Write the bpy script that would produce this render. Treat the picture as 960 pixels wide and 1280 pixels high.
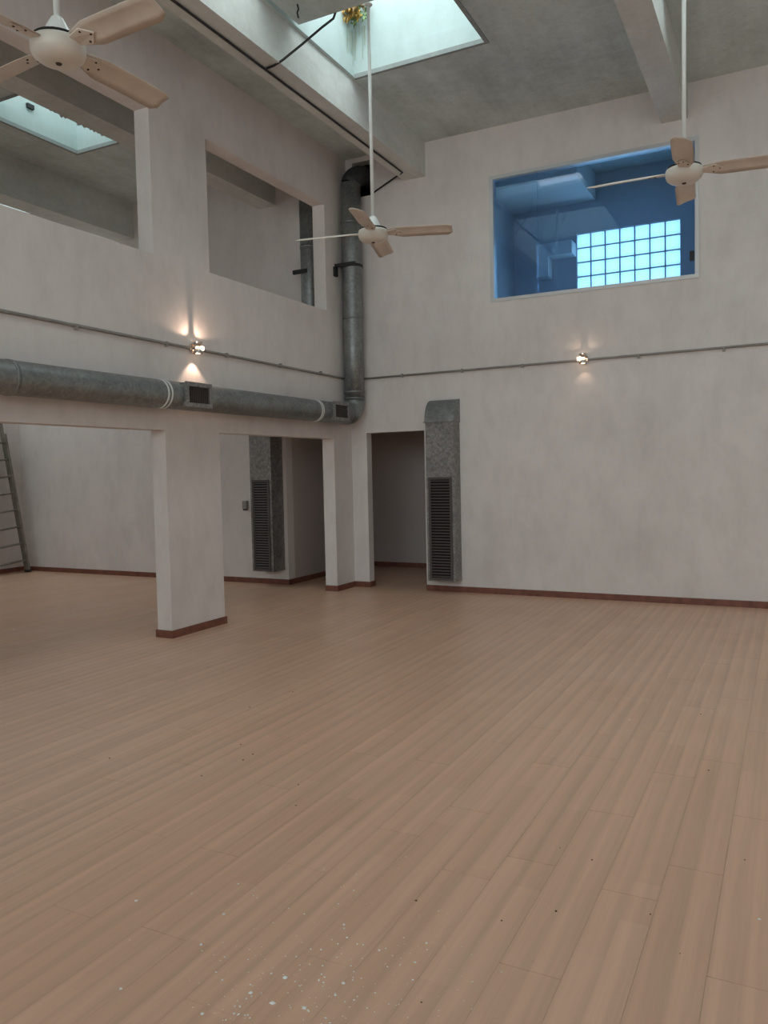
import bpy, math, random
from mathutils import Matrix, Vector
random.seed(7)
S = bpy.context.scene
COL = S.collection
for o in list(bpy.data.objects):
    bpy.data.objects.remove(o)

# ------------------------------------------------------------------ camera
CAM = Vector((5.0799, -9.0439, 1.5))
YAW, PITCH, ROLL, FPX = -0.473286275, -0.0514911474, 0.0213230253, 995.945
fw = Vector((math.sin(YAW)*math.cos(PITCH), math.cos(YAW)*math.cos(PITCH), math.sin(PITCH)))
rt = Vector((math.cos(YAW), -math.sin(YAW), 0))
dn = fw.cross(rt)
r2 = math.cos(ROLL)*rt + math.sin(ROLL)*dn
d2 = -math.sin(ROLL)*rt + math.cos(ROLL)*dn
cd = bpy.data.cameras.new('camera'); cam = bpy.data.objects.new('camera', cd); COL.objects.link(cam)
m = Matrix((r2, -d2, -fw)).transposed().to_4x4(); m.translation = CAM
cam.matrix_world = m
cd.sensor_fit = 'VERTICAL'; cd.sensor_height = 32.0; cd.lens = FPX*32.0/1280.0
cd.clip_start = 0.05; cd.clip_end = 200
S.camera = cam

# ------------------------------------------------------------------ sky, daylight portals, exposure
w = bpy.data.worlds.new('overcast_sky'); S.world = w; w.use_nodes = True
bg = w.node_tree.nodes['Background']
bg.inputs[0].default_value = (0.88, 0.98, 1.0, 1); bg.inputs[1].default_value = 2.0
S.view_settings.view_transform = 'Standard'; S.view_settings.look = 'None'
S.view_settings.exposure = 0.97; S.view_settings.gamma = 1; S.view_settings.use_curve_mapping = False
CEIL = 5.46
SHAFT_TOP = 6.45
# skylights, most of the unseen ones added to brighten the rooms: (x0, x1, y0, y1, number)
SKY = [(1.13, 2.54, -4.90, -1.80, 2), (-2.72, -2.02, -3.22, -1.84, 3),
       (4.12, 5.53, -4.90, -1.80, 4), (1.13, 2.54, -6.05, -5.30, 5), (4.12, 5.53, -6.05, -5.30, 6),
       (-2.72, -2.02, -9.8, -8.4, 9), (-5.8, -4.1, -4.60, -0.60, 10),
       (7.1, 8.5, -4.90, -1.80, 12)]
for (x0, x1, y0, y1, n) in SKY:
    ld = bpy.data.lights.new('sky_portal', 'AREA'); ld.shape = 'RECTANGLE'
    ld.size = x1-x0; ld.size_y = y1-y0; ld.cycles.is_portal = True
    lo = bpy.data.objects.new('sky_portal', ld); COL.objects.link(lo)
    lo.location = ((x0+x1)/2, (y0+y1)/2, SHAFT_TOP)
# unseen windows added behind the viewer to brighten the rooms: (x0, x1, z0, z1, number)
YB = -14.0
REAR = [(0.4, 4.4, 2.2, 5.0, 15), (4.9, 8.9, 2.2, 5.0, 16), (-5.8, -3.5, 2.6, 5.0, 17)]
for (x0, x1, z0, z1, n) in REAR:
    ld = bpy.data.lights.new('sky_portal', 'AREA'); ld.shape = 'RECTANGLE'
    ld.size = x1-x0; ld.size_y = z1-z0; ld.cycles.is_portal = True
    lo = bpy.data.objects.new('sky_portal', ld); COL.objects.link(lo)
    lo.location = ((x0+x1)/2, YB-0.2, (z0+z1)/2); lo.rotation_euler = (math.pi/2, 0, 0)

# ------------------------------------------------------------------ materials
def nodes(name):
    mt = bpy.data.materials.new(name); mt.use_nodes = True
    nt = mt.node_tree
    return mt, nt, nt.nodes['Principled BSDF']

def N(nt, t, **kw):
    n = nt.nodes.new(t)
    for k, v in kw.items():
        setattr(n, k, v)
    return n

def noise(nt, scale, detail=4, rough=0.55, vec=None, stretch=None):
    t = N(nt, 'ShaderNodeTexNoise')
    t.inputs['Scale'].default_value = scale; t.inputs['Detail'].default_value = detail
    t.inputs['Roughness'].default_value = rough
    src = vec
    if src is None:
        g = N(nt, 'ShaderNodeNewGeometry'); src = g.outputs['Position']
    if stretch:
        mp = N(nt, 'ShaderNodeMapping'); mp.inputs['Scale'].default_value = stretch
        nt.links.new(src, mp.inputs['Vector']); src = mp.outputs['Vector']
    nt.links.new(src, t.inputs['Vector'])
    return t.outputs['Fac']

def ramp(nt, src, stops):
    r = N(nt, 'ShaderNodeValToRGB')
    e = r.color_ramp.elements
    while len(e) < len(stops):
        e.new(0.5)
    for el, (p, c) in zip(e, stops):
        el.position = p
        el.color = (c, c, c, 1) if not isinstance(c, tuple) else (*c, 1)
    nt.links.new(src, r.inputs['Fac'])
    return r.outputs['Color']

def mixc(nt, fac, a, b, mode='MIX'):
    mx = N(nt, 'ShaderNodeMix', data_type='RGBA', blend_type=mode)
    for sock, v in ((mx.inputs['Factor'], fac), (mx.inputs['A'], a), (mx.inputs['B'], b)):
        if isinstance(v, (int, float)):
            sock.default_value = v
        elif isinstance(v, tuple):
            sock.default_value = (*v, 1)
        else:
            nt.links.new(v, sock)
    return mx.outputs['Result']

def bump(nt, b, src, strength, dist=0.01):
    bp = N(nt, 'ShaderNodeBump'); bp.inputs['Strength'].default_value = strength
    bp.inputs['Distance'].default_value = dist
    nt.links.new(src, bp.inputs['Height']); nt.links.new(bp.outputs['Normal'], b.inputs['Normal'])

def simple(name, col, rough=0.5, metal=0.0, var=0.0, scale=20.0):
    mt, nt, b = nodes(name)
    b.inputs['Base Color'].default_value = (*col, 1); b.inputs['Roughness'].default_value = rough
    b.inputs['Metallic'].default_value = metal
    if var:
        f = ramp(nt, noise(nt, scale), [(0.3, 1-var), (0.7, 1+var)])
        nt.links.new(mixc(nt, 1.0, col, f, 'MULTIPLY'), b.inputs['Base Color'])
    return mt

def plaster(name, col, dirt, amount, bump_s=0.25):
    mt, nt, b = nodes(name)
    big = ramp(nt, noise(nt, 0.9, 6, 0.6), [(0.42, 0.0), (0.72, 1.0)])
    fine = ramp(nt, noise(nt, 4.5, 7, 0.68, stretch=(1, 1, 0.45)), [(0.45, 0.0), (0.78, 1.0)])
    speck = ramp(nt, noise(nt, 26, 3, 0.6), [(0.70, 0.0), (0.76, 1.0)])
    f1 = mixc(nt, 0.5, big, fine)
    m1 = N(nt, 'ShaderNodeMath', operation='MULTIPLY'); m1.inputs[1].default_value = amount
    nt.links.new(f1, m1.inputs[0])
    c1 = mixc(nt, m1.outputs[0], col, dirt)
    m2 = N(nt, 'ShaderNodeMath', operation='MULTIPLY'); m2.inputs[1].default_value = 0.25*amount
    nt.links.new(speck, m2.inputs[0])
    c2 = mixc(nt, m2.outputs[0], c1, (0.25, 0.22, 0.19))
    nt.links.new(c2, b.inputs['Base Color'])
    b.inputs['Roughness'].default_value = 0.85
    bump(nt, b, noise(nt, 9, 8, 0.65), bump_s, 0.012)
    return mt

def concrete(name, col, dark):
    mt, nt, b = nodes(name)
    big = ramp(nt, noise(nt, 0.8, 7, 0.65), [(0.38, 0.0), (0.68, 1.0)])
    boards = ramp(nt, noise(nt, 5, 4, 0.6, stretch=(1.0, 0.12, 1.0)), [(0.35, 0.0), (0.7, 1.0)])
    fine = ramp(nt, noise(nt, 14, 6, 0.7), [(0.4, 0.0), (0.75, 1.0)])
    f = mixc(nt, 0.35, big, boards); f = mixc(nt, 0.25, f, fine)
    nt.links.new(mixc(nt, f, col, dark), b.inputs['Base Color'])
    b.inputs['Roughness'].default_value = 0.9
    bump(nt, b, noise(nt, 8, 8, 0.7), 0.5, 0.02)
    return mt

def galvanised(name, lo, hi, metal=0.75, rough=0.42):
    mt, nt, b = nodes(name)
    g = N(nt, 'ShaderNodeTexCoord')
    v = N(nt, 'ShaderNodeTexVoronoi'); v.inputs['Scale'].default_value = 42
    nt.links.new(g.outputs['Object'], v.inputs['Vector'])
    sep = N(nt, 'ShaderNodeSeparateColor'); nt.links.new(v.outputs['Color'], sep.inputs['Color'])
    dirt = ramp(nt, noise(nt, 6, 5, 0.6, vec=g.outputs['Object']), [(0.35, 0.75), (0.7, 1.0)])
    c = mixc(nt, sep.outputs['Red'], lo, hi)
    nt.links.new(mixc(nt, 1.0, c, dirt, 'MULTIPLY'), b.inputs['Base Color'])
    b.inputs['Metallic'].default_value = metal; b.inputs['Roughness'].default_value = rough
    return mt

def laminate(name, per_island):
    mt, nt, b = nodes(name)
    g = N(nt, 'ShaderNodeNewGeometry')
    if per_island:
        rnd = g.outputs['Random Per Island']
    else:
        rnd = N(nt, 'ShaderNodeObjectInfo').outputs['Random']
    # offset grain per plank
    mul = N(nt, 'ShaderNodeMath', operation='MULTIPLY'); mul.inputs[1].default_value = 37.0
    nt.links.new(rnd, mul.inputs[0])
    cmb = N(nt, 'ShaderNodeCombineXYZ'); nt.links.new(mul.outputs[0], cmb.inputs['Y'])
    nt.links.new(mul.outputs[0], cmb.inputs['Z'])
    add = N(nt, 'ShaderNodeVectorMath', operation='ADD')
    nt.links.new(g.outputs['Position'], add.inputs[0]); nt.links.new(cmb.outputs[0], add.inputs[1])
    pos = add.outputs[0]
    # printed strips, two across each board
    sx = N(nt, 'ShaderNodeSeparateXYZ'); nt.links.new(g.outputs['Position'], sx.inputs[0])
    ma = N(nt, 'ShaderNodeMath', operation='SUBTRACT'); ma.inputs[1].default_value = 2.775
    nt.links.new(sx.outputs['X'], ma.inputs[0])
    md = N(nt, 'ShaderNodeMath', operation='DIVIDE'); md.inputs[1].default_value = 0.19/2
    nt.links.new(ma.outputs[0], md.inputs[0])
    fl = N(nt, 'ShaderNodeMath', operation='FLOOR'); nt.links.new(md.outputs[0], fl.inputs[0])
    # strip breaks along the length
    w1 = N(nt, 'ShaderNodeTexWhiteNoise', noise_dimensions='1D'); nt.links.new(fl.outputs[0], w1.inputs['W'])
    yy = N(nt, 'ShaderNodeMath', operation='MULTIPLY_ADD'); yy.inputs[1].default_value = 1/1.2
    nt.links.new(sx.outputs['Y'], yy.inputs[0])
    o2 = N(nt, 'ShaderNodeMath', operation='ADD'); nt.links.new(w1.outputs['Value'], o2.inputs[0]); nt.links.new(rnd, o2.inputs[1])
    nt.links.new(o2.outputs[0], yy.inputs[2])
    fy = N(nt, 'ShaderNodeMath', operation='FLOOR'); nt.links.new(yy.outputs[0], fy.inputs[0])
    c2 = N(nt, 'ShaderNodeCombineXYZ'); nt.links.new(fl.outputs[0], c2.inputs['X']); nt.links.new(fy.outputs[0], c2.inputs['Y'])
    w2 = N(nt, 'ShaderNodeTexWhiteNoise', noise_dimensions='2D'); nt.links.new(c2.outputs[0], w2.inputs['Vector'])
    A, B = (0.625, 0.387, 0.265), (0.675, 0.423, 0.293)
    c = mixc(nt, w2.outputs['Value'], A, B)
    grain = ramp(nt, noise(nt, 1.0, 6, 0.6, vec=pos, stretch=(55, 2.2, 1)), [(0.3, 0.94), (0.7, 1.05)])
    c = mixc(nt, 1.0, c, grain, 'MULTIPLY')
    streak = ramp(nt, noise(nt, 1.0, 3, 0.55, stretch=(24, 0.25, 1)), [(0.33, 0.93), (0.68, 1.05)])
    c = mixc(nt, 1.0, c, streak, 'MULTIPLY')
    fr = N(nt, 'ShaderNodeMath', operation='FRACT'); nt.links.new(md.outputs[0], fr.inputs[0])
    edge = ramp(nt, fr.outputs[0], [(0.0, 0.95), (0.18, 1.05), (0.6, 1.0), (0.99, 0.925)])
    c = mixc(nt, 1.0, c, edge, 'MULTIPLY')
    dust = ramp(nt, noise(nt, 1.1, 6, 0.7), [(0.5, 0.0), (0.8, 0.25)])
    c = mixc(nt, dust, c, (0.60, 0.43, 0.33))
    nt.links.new(c, b.inputs['Base Color'])
    rr = ramp(nt, noise(nt, 1.6, 5, 0.6), [(0.3, 0.30), (0.75, 0.48)])
    nt.links.new(rr, b.inputs['Roughness'])
    return mt

M = {}
M['wall'] = plaster('white_plaster', (0.82, 0.765, 0.742), (0.54, 0.49, 0.465), 0.7)
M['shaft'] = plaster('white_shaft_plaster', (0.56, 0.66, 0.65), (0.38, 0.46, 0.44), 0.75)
M['ceiling'] = concrete('bare_concrete', (0.74, 0.82, 0.80), (0.34, 0.37, 0.35))
M['beam'] = concrete('painted_concrete_beam', (0.78, 0.80, 0.77), (0.50, 0.50, 0.47))
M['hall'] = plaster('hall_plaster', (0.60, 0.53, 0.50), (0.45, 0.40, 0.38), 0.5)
M['skirting'] = simple('brown_skirting', (0.20, 0.075, 0.05), 0.45, 0, 0.25, 12)
M['plank'] = laminate('beech_laminate', False)
M['plank_far'] = laminate('beech_laminate_far', True)
M['slab'] = simple('dark_underlay', (0.26, 0.16, 0.11), 0.9)
M['duct'] = galvanised('galvanised_steel', (0.27, 0.285, 0.285), (0.36, 0.38, 0.375), 0.7, 0.46)
M['duct_flat'] = galvanised('galvanised_sheet', (0.25, 0.245, 0.24), (0.41, 0.40, 0.395), 0.6, 0.5)
M['duct_dark'] = galvanised('sooty_steel', (0.05, 0.055, 0.06), (0.08, 0.085, 0.09), 0.5, 0.6)
M['lip'] = concrete('grey_render_lip', (0.36, 0.39, 0.38), (0.24, 0.26, 0.25))
M['streak'] = simple('pale_algae_streak', (0.40, 0.44, 0.36), 0.9)
M['grille'] = simple('dull_grille_metal', (0.115, 0.10, 0.095), 0.5, 0.4)
M['slat'] = simple('brown_slat_metal', (0.095, 0.072, 0.068), 0.5, 0.3)
M['dark'] = simple('void_shade_black', (0.012, 0.011, 0.011), 0.9)  # flat black standing in for shade inside hollows, grilles and gaps
M['sealant'] = simple('white_sealant', (0.75, 0.75, 0.73), 0.6)
M['cable'] = simple('black_cable', (0.02, 0.02, 0.022), 0.6)
M['conduit'] = simple('grey_conduit', (0.30, 0.28, 0.26), 0.55, 0, 0.15, 8)
M['fan'] = simple('cream_fan_enamel', (0.74, 0.70, 0.63), 0.35, 0, 0.06, 8)
M['blade'] = simple('beige_fan_blade', (0.70, 0.62, 0.54), 0.45, 0, 0.08, 6)
M['rod'] = simple('white_rod', (0.82, 0.84, 0.82), 0.35)
M['rust'] = simple('rust_brown', (0.06, 0.035, 0.022), 0.8)
M['chrome'] = simple('chrome', (0.75, 0.66, 0.60), 0.18, 1.0)
M['frame'] = simple('aluminium_frame', (0.62, 0.62, 0.62), 0.4, 0.35)
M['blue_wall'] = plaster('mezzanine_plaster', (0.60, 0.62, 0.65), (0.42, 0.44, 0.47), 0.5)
M['bulkhead'] = plaster('white_bulkhead', (0.80, 0.82, 0.82), (0.7, 0.72, 0.72), 0.3)
M['ladder'] = simple('weathered_ladder_wood', (0.24, 0.215, 0.185), 0.7, 0, 0.25, 10)
M['flake'] = simple('white_paint_flake', (0.85, 0.86, 0.84), 0.8)
M['crumb'] = simple('dark_crumb', (0.05, 0.035, 0.025), 0.9)
M['weed'] = simple('dry_weed', (0.50, 0.30, 0.07), 0.8, 0, 0.4, 30)
M['moss'] = simple('green_moss', (0.20, 0.30, 0.14), 0.9, 0, 0.3, 30)
M['stain'] = simple('rusty_stain', (0.32, 0.21, 0.10), 0.9, 0, 0.35, 18)

def emit(name, col, k):
    mt = bpy.data.materials.new(name); mt.use_nodes = True; nt = mt.node_tree; nt.nodes.clear()
    e = N(nt, 'ShaderNodeEmission'); e.inputs[0].default_value = (*col, 1); e.inputs[1].default_value = k
    nt.links.new(e.outputs[0], N(nt, 'ShaderNodeOutputMaterial').inputs[0])
    return mt
M['bulb'] = emit('halogen_bulb', (1.0, 0.74, 0.52), 2.2)

def glass_block():
    mt = bpy.data.materials.new('glass_block'); mt.use_nodes = True; nt = mt.node_tree; nt.nodes.clear()
    t = N(nt, 'ShaderNodeBsdfTranslucent'); t.inputs[0].default_value = (0.82, 0.95, 1.0, 1)
    g = N(nt, 'ShaderNodeBsdfGlossy'); g.inputs['Roughness'].default_value = 0.15
    mx = N(nt, 'ShaderNodeMixShader'); mx.inputs[0].default_value = 0.06
    nt.links.new(t.outputs[0], mx.inputs[1]); nt.links.new(g.outputs[0], mx.inputs[2])
    nt.links.new(mx.outputs[0], N(nt, 'ShaderNodeOutputMaterial').inputs[0])
    return mt
M['glass_block'] = glass_block()

def tinted_pane():
    mt = bpy.data.materials.new('blue_tinted_glass'); mt.use_nodes = True; nt = mt.node_tree; nt.nodes.clear()
    t = N(nt, 'ShaderNodeBsdfTransparent'); t.inputs[0].default_value = (0.67, 0.82, 1.0, 1)
    g = N(nt, 'ShaderNodeBsdfGlossy'); g.inputs['Roughness'].default_value = 0.02
    fr = N(nt, 'ShaderNodeFresnel'); fr.inputs[0].default_value = 1.5
    mx = N(nt, 'ShaderNodeMixShader'); nt.links.new(fr.outputs[0], mx.inputs[0])
    nt.links.new(t.outputs[0], mx.inputs[1]); nt.links.new(g.outputs[0], mx.inputs[2])
    nt.links.new(mx.outputs[0], N(nt, 'ShaderNodeOutputMaterial').inputs[0])
    return mt
M['pane'] = tinted_pane()

# ------------------------------------------------------------------ mesh helpers
class MB:
    def __init__(s):
        s.v = []; s.f = []; s.smooth = []
    def add(s, vs, fs, smooth=False):
        b = len(s.v)
        s.v += [tuple(p) for p in vs]
        s.f += [tuple(i+b for i in f) for f in fs]
        s.smooth += [smooth]*len(fs)
        return s
    def box(s, x0, y0, z0, x1, y1, z1):
        v = [(x, y, z) for z in (z0, z1) for y in (y0, y1) for x in (x0, x1)]
        return s.add(v, [(0, 2, 3, 1), (4, 5, 7, 6), (0, 1, 5, 4), (2, 6, 7, 3), (0, 4, 6, 2), (1, 3, 7, 5)])
    def bbox(s, x0, y0, z0, x1, y1, z1, b):
        # a box with its upper edges bevelled (top face inset)
        v = [(x0, y0, z0), (x1, y0, z0), (x1, y1, z0), (x0, y1, z0),
             (x0, y0, z1-b), (x1, y0, z1-b), (x1, y1, z1-b), (x0, y1, z1-b),
             (x0+b, y0+b, z1), (x1-b, y0+b, z1), (x1-b, y1-b, z1), (x0+b, y1-b, z1)]
        f = [(0, 3, 2, 1), (8, 9, 10, 11)]
        for i in range(4):
            j = (i+1) % 4
            f += [(i, j, 4+j, 4+i), (4+i, 4+j, 8+j, 8+i)]
        return s.add(v, f)
    def obox(s, c, ax, ay, az):
        c = Vector(c); ax = Vector(ax); ay = Vector(ay); az = Vector(az)
        v = [c+sx*ax+sy*ay+sz*az for sz in (-1, 1) for sy in (-1, 1) for sx in (-1, 1)]
        return s.add(v, [(0, 2, 3, 1), (4, 5, 7, 6), (0, 1, 5, 4), (2, 6, 7, 3), (0, 4, 6, 2), (1, 3, 7, 5)])
    def tube(s, pts, r, n=10, caps=True):
        pts = [Vector(p) for p in pts]
        rs = r if isinstance(r, (list, tuple)) else [r]*len(pts)
        up = None; rings = []
        for i, p in enumerate(pts):
            if i == 0: t = pts[1]-p
            elif i == len(pts)-1: t = p-pts[i-1]
            else: t = (pts[i+1]-p).normalized()+(p-pts[i-1]).normalized()
            t.normalize()
            if up is None:
                up = Vector((0, 0, 1)) if abs(t.z) < 0.9 else Vector((1, 0, 0))
            u = (up - up.dot(t)*t).normalized(); up = u; q = t.cross(u)
            rings.append([p+rs[i]*(math.cos(a)*u+math.sin(a)*q) for a in [2*math.pi*k/n for k in range(n)]])
        v = [x for R in rings for x in R]; f = []
        for i in range(len(rings)-1):
            for k in range(n):
                a = i*n+k; b2 = i*n+(k+1) % n
                f.append((a, b2, b2+n, a+n))
        s.add(v, f, True)
        if caps:
            b = len(s.v)-len(v)
            s.f.append(tuple(b+k for k in reversed(range(n)))); s.smooth.append(False)
            s.f.append(tuple(b+len(v)-n+k for k in range(n))); s.smooth.append(False)
        return s
    def lathe(s, prof, c, n=28):
        v = []; f = []
        for (r, z) in prof:
            v += [(c[0]+r*math.cos(2*math.pi*k/n), c[1]+r*math.sin(2*math.pi*k/n), c[2]+z) for k in range(n)]
        for i in range(len(prof)-1):
            for k in range(n):
                a = i*n+k; b2 = i*n+(k+1) % n
                f.append((a, b2, b2+n, a+n))
        s.add(v, f, True)
        b = len(s.v)-len(v)
        s.f.append(tuple(b+k for k in reversed(range(n)))); s.smooth.append(False)
        s.f.append(tuple(b+len(v)-n+k for k in range(n))); s.smooth.append(False)
        return s
    def mesh(s, name, mat, origin=(0, 0, 0)):
        me = bpy.data.meshes.new(name)
        o = Vector(origin)
        me.from_pydata([tuple(Vector(p)-o) for p in s.v], [], s.f)
        me.polygons.foreach_set('use_smooth', s.smooth)
        me.materials.append(M[mat]); me.update()
        return me
    def build(s, name, mat, parent=None, origin=None):
        # vertices are given in world space; the object sits at origin (the parent's own place by default)
        po = WORLD.get(parent.as_pointer(), Vector((0, 0, 0))) if parent else Vector((0, 0, 0))
        og = Vector(origin) if origin is not None else po
        o = bpy.data.objects.new(name, s.mesh(name, mat, og)); COL.objects.link(o)
        o.location = og-po
        if parent: o.parent = parent
        WORLD[o.as_pointer()] = og
        return o
WORLD = {}

def thing(name, label, cat, loc, group=None, rotz=0.0):
    o = bpy.data.objects.new(name, None); COL.objects.link(o); o.location = loc; o.rotation_euler.z = rotz
    o.empty_display_size = 0.1
    o['label'] = label; o['category'] = cat; o['kind'] = 'thing'
    if group: o['group'] = group
    WORLD[o.as_pointer()] = Vector(loc)
    return o

def tag(o, label, cat, group=None, kind='thing'):
    o['label'] = label; o['category'] = cat; o['kind'] = kind
    if group: o['group'] = group
    return o

def struct(o, label, cat):
    o['kind'] = 'structure'; o['label'] = label; o['category'] = cat
    return o

def copy_tree(o, parent=None):
    c = o.copy(); COL.objects.link(c)
    if parent: c.parent = parent
    for ch in list(o.children): copy_tree(ch, c)
    return c

def wall_x(mb, y0, y1, xs, z0, z1, holes):
    """wall lying along x between y0 and y1; holes = (xa, xb, za, zb)"""
    cut(mb, xs, (z0, z1), holes, lambda a, b, c, d: mb.box(a, y0, c, b, y1, d))
def wall_y(mb, x0, x1, ys, z0, z1, holes):
    cut(mb, ys, (z0, z1), holes, lambda a, b, c, d: mb.box(x0, a, c, x1, b, d))
def slab(mb, xs, ys, z0, z1, holes):
    cut(mb, xs, ys, holes, lambda a, b, c, d: mb.box(a, c, z0, b, d, z1))
def cut(mb, us, vs, holes, put):
    U = sorted({us[0], us[1]} | {h for H in holes for h in H[:2] if us[0] < h < us[1]})
    for a, b in zip(U, U[1:]):
        mid = (a+b)/2
        hs = sorted((H[2], H[3]) for H in holes if H[0] < mid < H[1])
        v = vs[0]
        for (p, q) in hs:
            if p > v: put(a, b, v, p)
            v = max(v, q)
        if v < vs[1]: put(a, b, v, vs[1])

# ------------------------------------------------------------------ the shell
XR = 9.2          # far right wall of the hall (outside the frame)
TL = 0.17         # thickness of the left wall
# left wall with lower openings and upper openings
mb = MB()
LOW = [(-3.46-2.21*1.2, -3.46, 0, 1.915), (-2.69, -0.45, 0, 1.915), (-9.2, -6.9, 0, 1.915)]
UPP = [(-5.76, -3.53, 3.475, 4.76), (-2.76, -0.55, 3.475, 4.755), (-9.2, -6.95, 3.475, 4.76)]
wall_y(mb, -TL, 0, (YB, 0), 0, CEIL, LOW+UPP)
wl = struct(mb.build('wall_left', 'wall'), 'white plastered wall on columns with large openings below and above the round duct', 'wall')
mb = MB()
WIN = (1.94, 4.19, 3.47, 4.88)
wall_x(mb, 0, 0.13, (-TL, XR), 0, CEIL, [(0.22, 1.03, 0, 1.99), WIN, (0.10, 0.40, 4.965, 5.40)])
wr = struct(mb.build('wall_right', 'wall'), 'large white plastered wall with the blue interior window and the doorway', 'wall')
mb = MB(); mb.box(XR, YB, 0, XR+0.15, 0.13, CEIL)
struct(mb.build('wall_east', 'wall'), 'white plastered wall closing the hall outside the frame', 'wall')
mb = MB(); wall_x(mb, YB-0.15, YB, (-6.3, XR+0.15), 0, CEIL, [r[:4] for r in REAR])
struct(mb.build('wall_rear', 'wall'), 'white plastered wall behind the viewer', 'wall')
mb = MB(); wall_x(mb, -0.15, 0.0, (-6.1, -TL), 0, CEIL, [(-0.93, -TL, 0, 2.05)])
struct(mb.build('wall_back', 'wall'), 'white end wall of the side room seen through the openings', 'wall')
mb = MB(); mb.box(-6.25, YB, 0, -6.1, 0.0, CEIL)
struct(mb.build('wall_side', 'wall'), 'white wall of the side room that the ladder leans on', 'wall')
mb = MB(); mb.box(-1.08, 0.0, 0, -0.93, 2.1, 2.3); mb.box(-1.08, 2.1, 0, 2.2, 2.25, 2.3); mb.box(2.05, 0.13, 0, 2.2, 2.1, 2.3)
mb.box(-1.08, 0.13, 2.3, 5.3, 2.25, 2.42)
mb.box(-1.08, 0.0, 2.3, -TL, 0.13, 2.42)
struct(mb.build('wall_hall', 'hall'), 'shadowed brownish passage wall seen through the doorway', 'wall')
# black boxes painting in the shade of the hollow the duct enters
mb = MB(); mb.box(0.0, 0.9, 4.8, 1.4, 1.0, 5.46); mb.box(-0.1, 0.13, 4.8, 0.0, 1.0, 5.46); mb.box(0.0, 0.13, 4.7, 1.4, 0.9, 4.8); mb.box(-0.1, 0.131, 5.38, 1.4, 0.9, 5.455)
struct(mb.build('wall_void_shade', 'dark'), 'black panels painting in the shade behind the wall where the duct goes in', 'wall')
# room behind the blue window
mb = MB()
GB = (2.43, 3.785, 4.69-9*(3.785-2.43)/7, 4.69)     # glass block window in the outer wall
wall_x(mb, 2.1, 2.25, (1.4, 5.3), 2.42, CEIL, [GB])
mb.box(1.55, 0.13, 2.42, 5.15, 2.1, 2.46); mb.box(1.4, 0.13, 2.42, 1.55, 2.1, CEIL); mb.box(5.15, 0.13, 2.42, 5.3, 2.1, CEIL)  # unseen floor sheet kept pale to bounce light up to the bulkheads
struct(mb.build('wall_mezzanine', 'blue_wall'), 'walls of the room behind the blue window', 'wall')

for (x0, x1, z0, z1, n) in REAR:
    mb = MB(); k = 4
    for i in range(k+1):
        x = x0+i*(x1-x0-0.05)/k; mb.box(x, YB-0.1, z0, x+0.05, YB-0.04, z1)
    mb.box(x0, YB-0.1, z0, x1, YB-0.04, z0+0.05); mb.box(x0, YB-0.1, z1-0.05, x1, YB-0.04, z1)
    struct(mb.build('window_%d' % n, 'frame'), 'unseen window number %d added for light in the wall behind the viewer' % n, 'window')

# ceiling with the skylight holes
mb = MB()
slab(mb, (-6.25, XR+0.15), (YB-0.15, 2.25), CEIL, CEIL+0.2, [(a, b, c, d) for (a, b, c, d, n) in SKY])
ceil = struct(mb.build('ceiling', 'ceiling'), 'grey stained bare concrete ceiling', 'ceiling')
def beam(x0, x1, z):
    mb = MB(); mb.box(x0, YB, z, x1, 0.0 if x0 > 0 else -0.15, CEIL+0.001)
    return mb.build('beam', 'beam', ceil)
beam(0.825, 1.11, 5.055); beam(3.84, 4.10, 5.10); beam(-1.24, -0.97, 5.01); beam(6.85, 7.10, 5.10)
bm_side = MB(); bm_side.box(-3.80, YB, 4.96, -3.48, -0.15, CEIL+0.001); bm_side.build('beam', 'beam', ceil)
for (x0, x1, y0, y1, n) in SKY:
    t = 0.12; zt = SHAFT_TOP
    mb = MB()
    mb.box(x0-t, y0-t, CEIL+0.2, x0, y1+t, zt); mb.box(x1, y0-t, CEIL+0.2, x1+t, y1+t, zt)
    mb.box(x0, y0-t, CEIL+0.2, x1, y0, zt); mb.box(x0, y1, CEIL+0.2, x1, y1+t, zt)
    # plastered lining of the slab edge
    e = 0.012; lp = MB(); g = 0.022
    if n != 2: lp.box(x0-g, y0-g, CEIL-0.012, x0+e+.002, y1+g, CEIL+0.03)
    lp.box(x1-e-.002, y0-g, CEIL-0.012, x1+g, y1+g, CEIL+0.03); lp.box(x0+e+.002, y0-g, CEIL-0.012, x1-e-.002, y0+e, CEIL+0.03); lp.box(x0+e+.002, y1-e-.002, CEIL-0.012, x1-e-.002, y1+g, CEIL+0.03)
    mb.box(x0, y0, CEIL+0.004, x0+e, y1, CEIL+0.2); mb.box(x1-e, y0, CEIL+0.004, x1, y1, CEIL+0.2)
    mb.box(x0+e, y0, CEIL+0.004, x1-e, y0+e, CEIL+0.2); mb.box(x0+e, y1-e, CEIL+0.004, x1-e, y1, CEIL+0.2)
    where = {2: 'bright skylight shaft beside the big beam over the hall', 3: 'small bright skylight over the side room'}.get(n, 'unseen extra skylight number %d outside the frame' % n)
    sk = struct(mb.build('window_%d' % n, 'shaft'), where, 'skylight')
    lp.build('edge_lip', 'lip', sk)
    if n in (2, 4):
        cb = MB(); cb.box(x0+0.05, -3.40, CEIL-0.005, x1-0.012, -2.885, CEIL+0.22)
        cb.build('crosspiece', 'ceiling', sk)

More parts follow.
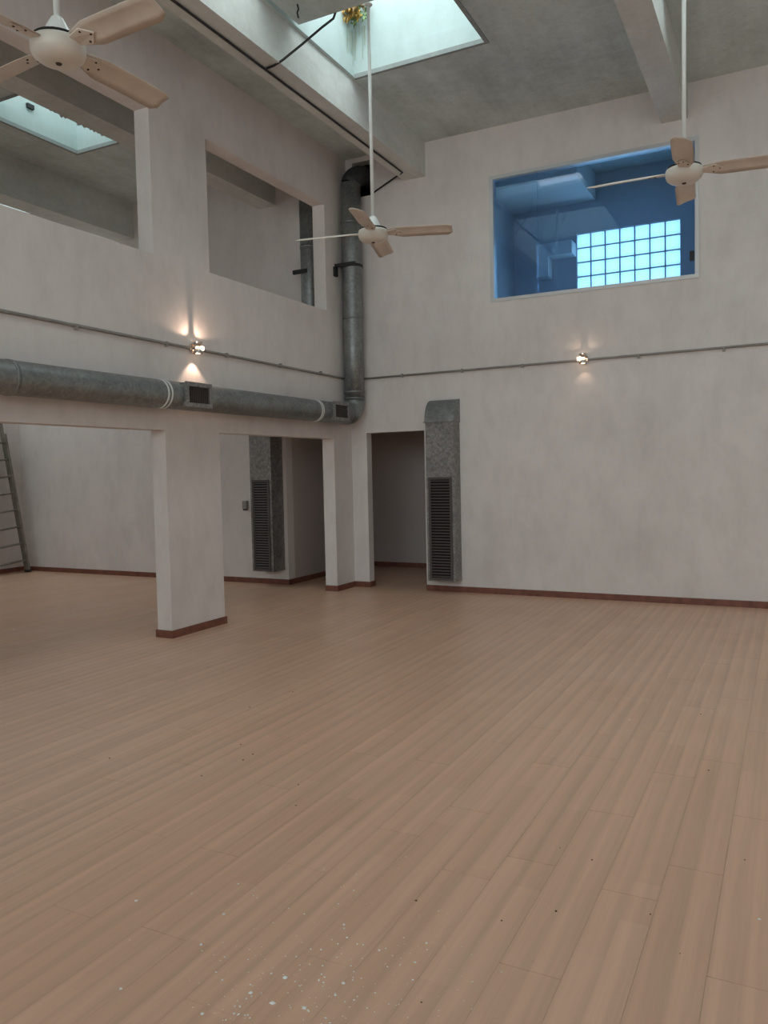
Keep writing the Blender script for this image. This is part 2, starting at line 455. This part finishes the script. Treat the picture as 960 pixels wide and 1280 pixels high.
# ------------------------------------------------------------------ floor
mb = MB(); mb.box(-6.25, YB-0.15, -0.2, XR+0.15, 2.25, -0.008)
floor = struct(mb.build('floor', 'slab'), 'pale beech laminate floor laid in long boards', 'floor')
PW, PL, GAP = 0.19, 1.2, 0.0005
fixed = {0: -7.16, 1: -6.60, -1: -6.59}
planks = []
i0 = int(math.floor((-6.1-2.775)/PW)); i1 = int(math.ceil((XR-2.775)/PW))
for i in range(i0, i1):
    x0 = 2.775+i*PW; x1 = x0+PW
    ph = fixed[i] if i in fixed else -7.0+PL*((i*0.381966+random.random()*0.25) % 1.0)
    k0 = math.floor((YB-ph)/PL); y = ph+k0*PL
    while y < 2.1:
        ya, yb = max(y, YB), min(y+PL, 2.1)
        a, b = max(x0, -6.1), min(x1, XR)
        if yb-ya > 0.01 and b-a > 0.01: planks.append((a, b, ya, yb))
        y += PL
def px(x, y, z=0.0):
    d = Vector((x, y, z))-CAM
    dz = d.dot(fw)
    if dz < 0.2: return None
    return 480+FPX*d.dot(r2)/dz, 640+FPX*d.dot(d2)/dz, dz
def seen_area(p):
    tot = 0
    n = 4
    for i in range(n):
        for j in range(n):
            q = px(p[0]+(i+.5)/n*(p[1]-p[0]), p[2]+(j+.5)/n*(p[3]-p[2]))
            if q and 0 <= q[0] <= 960 and 0 <= q[1] <= 1280:
                tot += FPX*FPX*1.5/q[2]**3
    return tot*(p[1]-p[0])*(p[3]-p[2])
planks.sort(key=seen_area, reverse=True)
plank_mesh = {}
for p in planks[:298]:
    a, b, c, d = p
    key = (round(b-a, 3), round(d-c, 3))
    if key not in plank_mesh:
        q = MB(); q.bbox(GAP/2, 0.0008, -0.008, b-a-GAP/2, d-c-0.0008, 0.0, 0.0003)
        plank_mesh[key] = q.mesh('plank', 'plank')
    o = bpy.data.objects.new('plank', plank_mesh[key]); COL.objects.link(o)
    o.location = (a, c, 0); o.parent = floor
mb = MB()
for (a, b, c, d) in planks[298:]:
    mb.bbox(a+GAP/2, c+GAP/2, -0.008, b-GAP/2, d-GAP/2, 0.0, 0.0003)
far = mb.build('planks', 'plank_far', floor); far['kind'] = 'stuff'

# ------------------------------------------------------------------ skirting boards
BH, BD = 0.07, 0.016
def skirt(name, runs, label):
    mb = MB()
    for (x0, y0, x1, y1) in runs: mb.box(x0, y0, 0.0, x1, y1, BH)
    return struct(mb.build(name, 'skirting'), label, 'skirting')
skirt('baseboard_right', [(1.03, -BD, XR, 0.0)], 'dark red-brown skirting along the large white wall')
skirt('baseboard_door', [(BD, -BD, 0.22, 0), (0.22, -BD, 0.22+BD, 0.13)], 'brown skirting between the corner and the doorway')
skirt('baseboard_left', [(0, -0.45, BD, 0), (-TL, -0.45-BD, BD, -0.45),
                         (0, -3.46, BD, -2.69), (-TL-BD, -3.46-BD, BD, -3.46), (-TL-BD, -2.69, BD, -2.69+BD), (-TL-BD, -3.46, -TL, -2.69),
                         (0, -6.9, BD, -6.112)], 'brown skirting wrapped around the feet of the columns')
skirt('baseboard_back', [(-6.1+BD, -0.15-BD, -0.93+BD, -0.15)], 'brown skirting along the end wall of the side room')
skirt('baseboard_side', [(-6.1, YB, -6.1+BD, -0.15)], 'brown skirting behind the ladder')
skirt('baseboard_hall', [(-0.93, -0.15, -0.93+BD, 2.1), (-0.93+BD, 2.1-BD, 2.05, 2.1)], 'dark skirting in the shadowed passage')

# ------------------------------------------------------------------ blue interior window
x0, x1, z0, z1 = WIN
w1 = bpy.data.objects.new('window_1', None); COL.objects.link(w1); w1.location = (x0, 0, z0); WORLD[w1.as_pointer()] = Vector((x0, 0, z0))
struct(w1, 'wide blue-tinted interior window high in the white wall', 'window')
mb = MB(); fwid = 0.035
mb.box(x0-0.02, -0.012, z0-0.02, x0+fwid-0.01, 0.10, z1+0.02); mb.box(x1-fwid+0.015, -0.012, z0-0.02, x1+0.02, 0.10, z1+0.02)
mb.box(x0+fwid-0.01, -0.012, z0-0.02, x1-fwid+0.015, 0.10, z0+fwid-0.015); mb.box(x0+fwid-0.01, -0.012, z1-fwid+0.015, x1-fwid+0.015, 0.10, z1+0.02)
mb.build('window_frame', 'frame', w1)
xs = 2.48
MB().box(x0+0.02, 0.040, z0+0.015, xs, 0.046, z1-0.015).build('pane', 'pane', w1)
MB().box(xs-0.004, 0.050, z0+0.015, x1-0.02, 0.056, z1-0.015).build('pane', 'pane', w1)
MB().box(x1-0.075, 0.02, 3.64, x1-0.03, 0.04, 3.74).build('latch', 'cable', w1)

# glass block window in the outer wall of that room
g0, g1, h0, h1 = GB
wg = bpy.data.objects.new('window_14', None); COL.objects.link(wg); wg.location = (g0, 2.1, h0); WORLD[wg.as_pointer()] = Vector((g0, 2.1, h0))
struct(wg, 'bright glass block window seen through the blue window', 'window')
P = (g1-g0)/7
gm = MB()
q = 0.008
gm.add([(q, 0, q), (P-q, 0, q), (P-q, 0, P-q), (q, 0, P-q), (q+.02, -.012, q+.02), (P-q-.02, -.012, q+.02), (P-q-.02, -.012, P-q-.02), (q+.02, -.012, P-q-.02),
        (q, .09, q), (P-q, .09, q), (P-q, .09, P-q), (q, .09, P-q)],
       [(4, 5, 6, 7), (0, 1, 5, 4), (1, 2, 6, 5), (2, 3, 7, 6), (3, 0, 4, 7), (11, 10, 9, 8), (8, 9, 1, 0), (9, 10, 2, 1), (10, 11, 3, 2), (11, 8, 0, 3)])
gme = gm.mesh('glass_block', 'glass_block')
for i in range(7):
    for j in range(9):  # rows hidden below the sill are added to brighten the room
        o = bpy.data.objects.new('glass_block', gme); COL.objects.link(o); o.parent = wg
        o.location = (i*P, 0.03, j*P)
mb = MB()
for i in range(8): mb.box(g0+i*P-q, 2.115, h0, g0+i*P+q, 2.135, h1)
for j in range(10):
    for i in range(7): mb.box(g0+i*P+q, 2.115, h0+j*P-q, g0+(i+1)*P-q, 2.135, h0+j*P+q)
mb.build('mortar_joints', 'blue_wall', wg)

# bulkheads in that room
def trim(n, boxes, label):
    mb = MB()
    for b in boxes: mb.box(*b)
    return struct(mb.build('trim_%d' % n, 'bulkhead'), label, 'bulkhead')
trim(1, [(1.55, 1.02, 5.10, 2.70, 2.1, CEIL)], 'pale dropped bulkhead behind the blue window')
trim(2, [(1.93, 1.86, 4.385, 2.425, 2.1, 4.56), (1.93, 1.86, 4.12, 2.10, 2.1, 4.385)], 'pale boxed ledge left of the glass blocks')
trim(3, [(4.12, 0.35, 4.95, 5.15, 2.1, CEIL)], 'pale bulkhead at the far end behind the blue window')

# ------------------------------------------------------------------ round duct
DX, DR = 0.152, 0.125
t = thing('round_duct', 'galvanised round duct along the column wall rising up the corner to the ceiling', 'duct', (DX, -0.17, 2.215))
HZ, RY = 2.215, -0.17
pts = [(DX, -0.35, HZ)]; n = 8
for k in range(1, n+1):
    a = k/n*math.pi/2
    pts.append((DX, -0.35+0.18*math.sin(a), HZ+0.18*(1-math.cos(a))))
RXT = 0.165
MB().tube([(DX, -11.5, HZ), (DX, -5.4, HZ), (DX, -3.6, HZ), (DX, -1.1, HZ), (DX, -0.35, HZ)], DR, 32).build('duct_run', 'duct', t)
MB().tube(pts, DR*1.01, 32).build('elbow', 'duct', t)
MB().tube([(DX, RY, HZ+0.18), (DX+0.004, RY, 3.0), (DX+0.01, RY, 4.2), (RXT, RY, 5.08)], DR, 32).build('riser', 'duct', t)
pts = [(RXT, RY, 5.08)]
for k in range(1, n+1):
    a = k/n*math.pi/2
    pts.append((RXT+0.07*(k/n), RY+0.19*(1-math.cos(a))*1.4, 5.08+0.15*math.sin(a)))
pts.append((RXT+0.09, 0.4, 5.23))
MB().tube(pts, DR*0.99, 28).build('elbow', 'duct_dark', t)['label'] = 'sooty dark top elbow'
def ring_y(y, w=0.02, e=0.006):
    return MB().tube([(DX, y-w/2, HZ), (DX, y+w/2, HZ)], DR+e, 32)
for y in (-3.70, -3.655): ring_y(y, 0.016).build('collar', 'sealant', t)['label'] = 'white sealant ring'
for y in (-1.16, -1.125): ring_y(y, 0.012).build('collar', 'sealant', t)['label'] = 'white sealant ring'
for y in (-5.2, -0.36): ring_y(y, 0.03, 0.004).build('seam_band', 'duct', t)
for z in (2.42, 2.50): MB().tube([(DX, RY, z-0.012), (DX, RY, z+0.012)], DR+0.006, 32).build('seam_band', 'duct', t)
for z in (3.42, 4.6): MB().tube([(DX+0.006, RY, z-0.012), (DX+0.006, RY, z+0.012)], DR+0.004, 32).build('seam_band', 'duct', t)
def register(ya, yb, n):
    za, zb = 2.118, 2.325; xf = 0.300
    g = MB()
    g.box(0.17, ya, za, xf-0.012, ya+0.03, zb); g.box(0.17, yb-0.03, za, xf-0.012, yb, zb)
    g.box(0.17, ya+0.03, za, xf-0.012, yb-0.03, za+0.03); g.box(0.17, ya+0.03, zb-0.03, xf-0.012, yb-0.03, zb)
    # projecting flange
    g.box(xf-0.012, ya-0.008, za-0.008, xf, ya+0.03, zb+0.008); g.box(xf-0.012, yb-0.03, za-0.008, xf, yb+0.008, zb+0.008)
    g.box(xf-0.012, ya+0.03, za-0.008, xf, yb-0.03, za+0.03); g.box(xf-0.012, ya+0.03, zb-0.03, xf, yb-0.03, zb+0.008)
    G = g.build('register_grille', 'duct_flat', t)
    MB().box(0.276, ya+0.03, za+0.03, 0.279, yb-0.03, zb-0.03).build('backing', 'dark', G)
    for k in range(n):
        y = ya+0.03+(k+0.5)*(yb-ya-0.06)/n
        MB().box(0.280, y-0.0045, za+0.03, 0.292, y+0.0045, zb-0.03).build('slat', 'slat', G)
register(-3.495, -3.155, 11)
register(-0.925, -0.575, 11)
# clamp that ties the riser to the wall
mb = MB(); mb.box(0.0, -0.335, 4.045, DX+0.13, -0.30, 4.085); mb.box(0.0, -0.37, 3.93, 0.03, -0.30, 4.045)
mb.tube([(DX+0.01, RY, 4.05), (DX+0.01, RY, 4.08)], DR+0.007, 32)
mb.build('clamp', 'cable', t)

# ------------------------------------------------------------------ flat wall ducts with tall louvres
def flat_duct(label, X0, X1, yw, z0, z1, gx0, gx1, gz0, gz1, hood, dep=0.2):
    t = thing('wall_duct', label, 'duct', ((X0+X1)/2, yw, z0), 'flat galvanised wall ducts')
    yf = yw-dep
    MB().box(X0, yf, z0, X1, yw, z1).build('duct_body', 'duct_flat', t)
    if hood:
        mb = MB(); n = 10; e = 0.008
        prof = [(yf-e, z1)]+[(yw-(dep+e)*math.cos(k/n*math.pi/2), z1+hood*math.sin(k/n*math.pi/2)) for k in range(1, n+1)]
        v = []
        for (y, z) in prof: v += [(X0-e, y, z), (X1+e, y, z)]
        f = [(2*i, 2*i+1, 2*i+3, 2*i+2) for i in range(n)]
        v += [(X0-e, yw, z1), (X1+e, yw, z1)]; L = len(v)
        f += [tuple([L-2]+[2*i for i in range(n+1)][::1]), tuple([L-1]+[2*i+1 for i in range(n, -1, -1)]), (0, L-2, L-1, 1)]
        mb.add(v, f)
        mb.build('hood', 'duct', t)
        MB().box(X0-0.02, yf-0.022, z1-0.006, X1+0.01, yw, z1+0.006).build('flange', 'duct_flat', t)
    mb = MB(); b = 0.028
    mb.box(gx0, yf-0.014, gz0, gx0+b, yf, gz1); mb.box(gx1-b, yf-0.014, gz0, gx1, yf, gz1)
    mb.box(gx0+b, yf-0.014, gz0, gx1-b, yf, gz0+b); mb.box(gx0+b, yf-0.014, gz1-b, gx1-b, yf, gz1)
    G = mb.build('louvre_grille', 'grille', t)
    MB().box(gx0+b, yf-0.003, gz0+b, gx1-b, yf-0.001, gz1-b).build('backing', 'dark', G)
    n = 34; h = (gz1-gz0-2*b)/n
    sm = None
    for k in range(n):
        z = gz0+b+(k+0.5)*h
        if sm is None:
            q = MB(); q.obox((0, 0, 0), ((gx1-gx0-2*b)/2, 0, 0), (0, 0.005, 0.0075), (0, -0.001, 0.0008)); sm = q.mesh('slat', 'slat')
        o = bpy.data.objects.new('slat', sm); COL.objects.link(o); o.parent = G
        o.location = Vector(((gx0+gx1)/2, yf-0.009, z))-WORLD[G.as_pointer()]
    return t
flat_duct('flat galvanised wall duct with curved hood and tall louvre beside the doorway', 1.135, 1.50, 0.0, 0.15, 2.075, 1.165, 1.47, 0.165, 1.41, 0.275)
flat_duct('flat galvanised duct with tall louvre seen through the opening between the columns', -1.325, -0.985, -0.15, 0.20, 3.4, -1.29, -1.02, 0.215, 1.415, 0.26, 0.27)
t = thing('wall_pipe', 'upright galvanised pipe seen through the upper opening nearest the corner', 'pipe', (-0.385, -0.30, 2.6))
MB().tube([(-0.385, -0.30, 2.6), (-0.385, -0.30, 3.9), (-0.385, -0.30, 5.45)], 0.115, 24).build('pipe_length', 'duct', t)
for z in (2.9, 4.35): MB().tube([(-0.385, -0.30, z-0.02), (-0.385, -0.30, z+0.02)], 0.119, 24).build('seam_band', 'duct', t)
MB().box(-0.56, -0.43, 4.01, -0.35, -0.40, 4.06).build('clamp', 'cable', t)
b = thing('junction_box', 'small grey junction box beside the duct between the columns', 'box', (-1.6, -0.15, 1.0))
MB().box(-1.635, -0.20, 1.02, -1.565, -0.15, 1.13).build('cover', 'conduit', b)
MB().box(-1.62, -0.205, 1.00, -1.575, -0.16, 1.02).build('cable_gland', 'cable', b)

# ------------------------------------------------------------------ conduits and wall lamps
c1 = thing('conduit', 'thin grey conduit running along the column wall above the round duct', 'conduit', (0.012, -0.2, 2.69))
pts = [(0.014, YB+0.05, 2.72), (0.014, -5.1, 2.709), (0.014, -3.06, 2.699), (0.014, -0.25, 2.683), (0.014, -0.02, 2.682)]
MB().tube(pts, 0.0135, 8).build('conduit_tube', 'conduit', c1)
for y in (-4.45, -3.42, -2.55, -1.6, -0.75): MB().box(0.0, y-0.012, 2.672, 0.03, y+0.012, 2.716).build('clip', 'conduit', c1)
c2 = thing('conduit', 'thin grey conduit crossing the large white wall below the blue window', 'conduit', (0.3, -0.012, 2.69))
pts = [(0.02, -0.014, 2.680), (2.9, -0.014, 2.691), (4.85, -0.014, 2.704), (XR-0.02, -0.014, 2.72)]
MB().tube(pts, 0.0125, 8).build('conduit_tube', 'conduit', c2)
for x in (0.75, 1.55, 2.3, 3.6, 4.45): MB().box(x-0.012, -0.03, 2.66, x+0.012, 0.0, 2.705).build('clip', 'conduit', c2)

def wall_lamp(label, p, nrm, along, power):
    """double-ended halogen wall lamp; nrm = away from wall, along = along the wall"""
    t = thing('wall_lamp', label, 'lamp', p, 'chrome wall lamps on the conduits')
    P = Vector(p); n = Vector(nrm); a = Vector(along); z = Vector((0, 0, 1))
    mb = MB(); mb.tube([P, P+n*0.025], 0.045, 20); mb.tube([P+n*0.02, P+n*0.07], 0.012, 10); mb.build('wall_plate', 'chrome', t)
    c = P+n*0.075
    def pr(c0, k):
        q = MB(); rr = [0.012, 0.030, 0.040, 0.043, 0.043]; dd = [0.0, 0.006, 0.018, 0.034, 0.046]
        q.tube([c0+z*k*d for d in dd], rr, 20, caps=False); return q
    hd = pr(c+z*0.008, 1).build('reflector', 'chrome', t)
    MB().tube([c+z*0.03, c+z*0.052], [0.014, 0.02], 12).build('bulb', 'bulb', hd)
    hd = pr(c-z*0.008, -1).build('reflector', 'chrome', t)
    MB().tube([c-z*0.03, c-z*0.052], [0.014, 0.02], 12).build('bulb', 'bulb', hd)
    # side visor where the bulb shows
    mb = MB(); mb.tube([c-a*0.02, c+a*0.062+n*0.01], [0.014, 0.022], 14); mb.build('bulb', 'bulb', t)
    for d, k, ang in ((z*-1.0, 1.0, 94), (z*0.80+a*0.72, 0.8, 84), (z*0.80-a*0.72, 0.8, 84)):
        ld = bpy.data.lights.new('lamp_beam', 'SPOT'); ld.energy = power*k; ld.color = (1.0, 0.68, 0.50)
        ld.spot_size = math.radians(ang); ld.spot_blend = 0.45; ld.shadow_soft_size = 0.012
        lo = bpy.data.objects.new('lamp_beam', ld); COL.objects.link(lo); lo.parent = t
        lo.location = n*0.075+z*(0.062 if d.z > 0 else -0.068)
        lo.rotation_euler = d.to_track_quat('-Z', 'Y').to_euler()
    return t
wall_lamp('lit chrome wall lamp on the column wall above the duct grille', (0.0, -3.06, 2.70), (1, 0, 0), (0, 1, 0), 2.6)
wall_lamp('lit chrome wall lamp below the blue window on the large white wall', (3.01, 0.0, 2.70), (0, -1, 0), (-1, 0, 0), 0.32)

# ------------------------------------------------------------------ cables
def cable(name, label, pts, r):
    return tag(MB().tube(pts, r, 6).build(name, 'cable', None, pts[0]), label, 'cable')
cable('cable', 'black cable clipped along the underside of the big beam',
      [(0.955, -11.0, 5.042), (0.95, -4.0, 5.042), (0.945, -2.0, 5.042), (0.94, -0.5, 5.042), (0.93, -0.27, 5.05), (0.70, -0.03, 5.10), (0.44, -0.012, 5.0), (0.36, 0.02, 4.975), (0.33, 0.12, 4.975)], 0.011)
cable('cable', 'black cable looping from the big beam up to the skylight',
      [(0.97, -3.09, 5.042), (1.05, -3.10, 5.042), (1.13, -3.09, 5.07), (1.30, -3.03, 5.19), (1.46, -2.95, 5.33), (1.54, -2.89, 5.41), (1.56, -2.875, 5.48), (1.56, -2.87, 5.62)], 0.011)
cable('cable', 'short black cable end hanging under the skylight crosspiece',
      [(1.34, -3.15, 5.46), (1.345, -3.14, 5.42), (1.325, -3.13, 5.40), (1.33, -3.12, 5.36)], 0.008)

# ------------------------------------------------------------------ weeds in the skylight corner
def weeds(mat, c, n, L, seed):
    R = random.Random(seed); mb = MB()
    for k in range(n):
        a = R.uniform(0, 6.28); s = Vector((R.uniform(0.3, 1)*math.cos(a), -abs(R.uniform(0.2, 1)*math.sin(a)), -R.uniform(0.1, 0.9))).normalized()
        p = Vector(c)+Vector((R.uniform(-.10, .10), R.uniform(-.10, 0), R.uniform(-.07, .07)))
        l = L*R.uniform(0.5, 1.0); side = s.cross(Vector((0, 0.3, 1))).normalized()*R.uniform(0.012, 0.025)
        mid = p+s*l*0.5+Vector((0, 0, 0.03)); end = p+s*l
        mb.add([p-side*.4, p+side*.4, mid+side, mid-side, end], [(0, 1, 2, 3), (3, 2, 4)])
    return mb
wd = thing('weed_clump', 'dry yellow and green weeds hanging in the skylight corner', 'weeds', (1.17, -1.84, 6.05))
f = weeds('weed', (1.18, -1.88, 6.02), 46, 0.12, 1).build('dry_leaves', 'weed', wd); f['kind'] = 'stuff'
f = weeds('moss', (1.25, -1.83, 6.00), 40, 0.08, 2).build('green_leaves', 'moss', wd); f['kind'] = 'stuff'
f = weeds('stain', (1.22, -1.85, 6.12), 60, 0.11, 3).build('dead_stems', 'stain', wd); f['kind'] = 'stuff'

R = random.Random(9); mb = MB()
for k in range(16):
    zt = R.uniform(5.86, 5.98); zl = R.uniform(0.10, 0.38); wq = R.uniform(0.003, 0.007)
    if k % 2:
        x = R.uniform(1.145, 1.28); mb.box(x, -1.816, zt-zl, x+wq, -1.8115, zt)
    else:
        y = R.uniform(-1.95, -1.82); mb.box(1.1415, y, zt-zl, 1.146, y+wq, zt)
mb.build('algae_streaks', 'streak', wd)['kind'] = 'stuff'

# ragged peeling edge and small fitting at the side-room skylight
R = random.Random(4); mb = MB(); y = -2.85
while y < -2.02:
    wd_ = R.uniform(0.02, 0.07); dx = R.uniform(0.015, 0.07)
    mb.add([(-2.02, y, CEIL+0.002), (-2.02, y+wd_, CEIL+0.002), (-2.02-dx, y+wd_*R.uniform(.4, .8), CEIL-0.012), (-2.02-dx*.7, y+wd_*.1, CEIL-0.008),
            (-2.02, y, CEIL-0.006), (-2.02, y+wd_, CEIL-0.006)], [(0, 1, 2, 3), (4, 3, 2, 5), (0, 3, 4), (1, 5, 2)])
    y += wd_*R.uniform(0.8, 1.6)
mb.build('peeling_plaster', 'ceiling', ceil)['kind'] = 'stuff'
tag(MB().box(-2.72, -2.56, 5.73, -2.69, -2.47, 5.78).build('vent_fitting', 'cable', None, (-2.7, -2.5, 5.75)), 'small dark fitting on the wall of the side room skylight', 'fitting')

# ------------------------------------------------------------------ ceiling fans
PITCHB = math.radians(17)
def make_fan(label, zb, rod_top, ang):
    """fan built around its own origin: hub bottom at z=0"""
    t = thing('ceiling_fan', label, 'fan', (0, 0, 0), 'cream ceiling fans on long white rods')
    prof = [(0.02, 0.0), (0.06, 0.002), (0.095, 0.012), (0.118, 0.03), (0.126, 0.05), (0.127, 0.085), (0.122, 0.096)]
    MB().lathe(prof, (0, 0, 0), 36).build('motor_housing', 'fan', t)
    MB().lathe([(0.117, 0.095), (0.117, 0.111)], (0, 0, 0), 28).build('gap_ring', 'dark', t)
    MB().lathe([(0.013, -0.005), (0.016, 0.001), (0.016, 0.003)], (0, 0, 0), 14).build('hub_plug', 'rust', t)
    MB().lathe([(0.078, 0.109), (0.075, 0.118), (0.046, 0.178), (0.030, 0.208), (0.022, 0.216)], (0, 0, 0), 28).build('canopy', 'rod', t)
    MB().tube([(0, 0, 0.21), (0, 0, rod_top-zb)], 0.015, 12).build('rod', 'rod', t)
    MB().lathe([(0.03, rod_top-zb-0.008), (0.034, rod_top-zb-0.004), (0.036, rod_top-zb)], (0, 0, 0), 20).build('ceiling_cup', 'rod', t)
    # one blade along +x, pitched
    mb = MB(); ns, r0, r1 = 14, 0.125, 0.67
    top = []; cp, sp = math.cos(PITCHB), math.sin(PITCHB)
    for i in range(ns+1):
        u = i/ns; r = r0+(r1-r0)*u
        hw = 0.040+0.033*min(1, u*4.5)
        if u > 0.9: hw *= math.sqrt(max(0.0, 1-((u-0.9)/0.1)**2*0.55))
        ring = []
        for j in range(5):
            s = (j/4*2-1)*hw
            z = 0.010*(1-(s/0.07)**2)-0.012*u*u
            # counter-clockwise edge low, clockwise edge high
            ring.append((r, s*cp+z*sp*0.0, 0.075+z-s*sp))
        top.append(ring)
    th = 0.004; v = []; f = []
    for ring in top: v += ring
    K = len(v); v += [(x, y, z-th) for (x, y, z) in v]
    for i in range(ns):
        for j in range(4):
            a = i*5+j
            f.append((a, a+5, a+6, a+1)); f.append((K+a, K+a+1, K+a+6, K+a+5))
    for i in range(ns):
        a = i*5; f.append((a, K+a, K+a+5, a+5)); a = i*5+4; f.append((a, a+5, K+a+5, K+a))
    for j in range(4):
        a = j; f.append((a, a+1, K+a+1, K+a)); a = ns*5+j; f.append((a, K+a, K+a+1, a+1))
    mb.add(v, f, True)
    bm = mb.mesh('blade', 'blade')
    br = MB(); br.add([(0.10, -0.03, 0.080), (0.10, 0.03, 0.072), (0.20, 0.045, 0.062), (0.255, 0.0, 0.076), (0.20, -0.045, 0.089),
                       (0.10, -0.03, 0.073), (0.10, 0.03, 0.065), (0.20, 0.045, 0.055), (0.255, 0.0, 0.069), (0.20, -0.045, 0.082)],
                      [(0, 1, 2, 3, 4), (9, 8, 7, 6, 5), (0, 5, 6, 1), (1, 6, 7, 2), (2, 7, 8, 3), (3, 8, 9, 4), (4, 9, 5, 0)])
    brm = br.mesh('bracket', 'blade')
    scm = MB().lathe([(0.006, -0.004), (0.006, 0.003)], (0, 0, 0), 8).mesh('screw', 'rust')
    for k in range(4):
        o = bpy.data.objects.new('blade', bm); COL.objects.link(o); o.parent = t; o.rotation_euler.z = ang+k*math.pi/2
        c = bpy.data.objects.new('bracket', brm); COL.objects.link(c); c.parent = o
        for at in ((0.195, -0.03, 0.079), (0.235, 0.0, 0.070), (0.195, 0.03, 0.061)):
            c = bpy.data.objects.new('screw', scm); COL.objects.link(c); c.parent = o; c.location = at
    return t
f1 = make_fan('near cream ceiling fan with rust-spotted hub, in front of the upper openings', 3.55, 5.455, math.radians(-4)); f1.location = (1.94, -6.235, 3.485)
f2 = make_fan('cream ceiling fan hanging from the skylight crosspiece in front of the corner riser', 3.5, 5.455, math.radians(16.6)); f2.location = (1.915, -2.955, 3.435)
f3 = make_fan('cream ceiling fan hanging in front of the blue window', 3.65, 5.455, math.radians(5)); f3.location = (4.39, -2.90, 3.50)

# ------------------------------------------------------------------ extension ladder
lad = thing('ladder', 'grey weathered extension ladder leaning on the side room wall', 'ladder', (-5.85, -0.32, 0.0))
F = Vector((-5.86, -0.32, 0.0)); T = Vector((-6.06, -0.50, 2.2)); up = (T-F).normalized()
ac = Vector((0, -1, 0)); ac = (ac-ac.dot(up)*up).normalized(); nr = up.cross(ac).normalized()
if nr.x < 0: nr = -nr
for sec, (off, LN, W) in enumerate(((0.0, 2.42, 0.64), (0.075, 2.2, 0.60))):
    for s in (0, 1):
        b0 = F-nr*0.0+nr*off+ac*(W*s+0.02*sec)
        z_lift = 0.0
        mb = MB(); c = b0+up*(LN/2+0.02)
        mb.obox(c, ac*0.014, nr*0.030, up*(LN/2)); rl = mb.build('rail', 'ladder', lad)
        if sec == 0 or True:
            q = MB(); q.obox(b0+up*0.02, ac*0.018, nr*0.034, up*0.018); q.build('foot', 'cable', rl)
    for k in range(8):
        h = 0.20+0.27*k
        if h > LN-0.05: break
        p = F+nr*off+ac*(0.02*sec)+up*h
        MB().tube([p, p+ac*W], 0.014, 8).build('rung', 'ladder', lad)

# ------------------------------------------------------------------ paint flakes and crumbs on the floor
def on_floor(x, y):
    d = r2*(x-480)/FPX+d2*(y-640)/FPX+fw
    return CAM+d*(-CAM.z/d.z)
R = random.Random(11)
def chips(name, mat, spots, label, zmax=0.003):
    mb = MB()
    for (p, s) in spots:
        n = R.choice((4, 5, 6)); a0 = R.uniform(0, 6.28)
        v = [(p[0]+s*R.uniform(.6, 1.1)*math.cos(a0+6.283*k/n), p[1]+s*R.uniform(.6, 1.1)*math.sin(a0+6.283*k/n), 0.0004) for k in range(n)]
        h = min(s*0.5, zmax)
        v2 = [((x+p[0])/2, (y+p[1])/2, h*R.uniform(.6, 1.2)) for (x, y, z) in v]
        mb.add(v+v2, [tuple(range(n, 2*n))]+[(k, (k+1) % n, n+(k+1) % n, n+k) for k in range(n)]+[tuple(reversed(range(n)))])
    o = mb.build(name, mat, None, (spots[0][0][0], spots[0][0][1], 0))
    return tag(o, label, 'debris', kind='stuff')
big = [(170, 1126, .006), (240, 1117, .004), (151, 1236, .005), (251, 1181, .005), (278, 1225, .004), (357, 1222, .008), (341, 1254, .009), (313, 1241, .007), (380, 1260, .008),
       (429, 1229, .006), (430, 1156, .005), (434, 1172, .004), (339, 1217, .004), (419, 1244, .005), (253, 1267, .005), (293, 1267, .004), (533, 1179, .004), (519, 1203, .004),
       (516, 1225, .004), (949, 1149, .006), (787, 900, .006), (118, 812, .006), (17, 787, .012), (627, 1215, .003), (474, 1188, .004), (298, 1105, .004), (280, 1143, .005)]
spots = [(on_floor(x, y), s*1.25) for (x, y, s) in big]
for k in range(200):
    x = R.gauss(385, 75); y = 1290-abs(R.gauss(0, 85))
    if 0 < x < 960 and y > 1040: spots.append((on_floor(x, y), R.uniform(.0014, .0040)))
for k in range(40): spots.append((on_floor(R.uniform(480, 600), R.uniform(1130, 1275)), R.uniform(.001, .0025)))
chips('paint_flakes', 'flake', spots, 'white paint flakes scattered over the laminate floor')
dk = [(695, 1139, .005), (627, 1151, .004), (520, 1126, .006), (527, 1253, .004), (312, 884, .007), (301, 931, .007), (304, 950, .006), (316, 943, .006), (252, 970, .006), (260, 834, .006), (366, 865, .006),
      (886, 963, .006), (740, 1075, .005), (813, 1143, .004), (876, 893, .006), (850, 1192, .003), (370, 1007, .005), (373, 981, .005), (137, 948, .006), (192, 788, .008), (931, 1075, .004), (700, 1060, .003)]
chips('dirt_crumbs', 'crumb', [(on_floor(x, y), s) for (x, y, s) in dk], 'dark dirt crumbs scattered over the laminate floor')
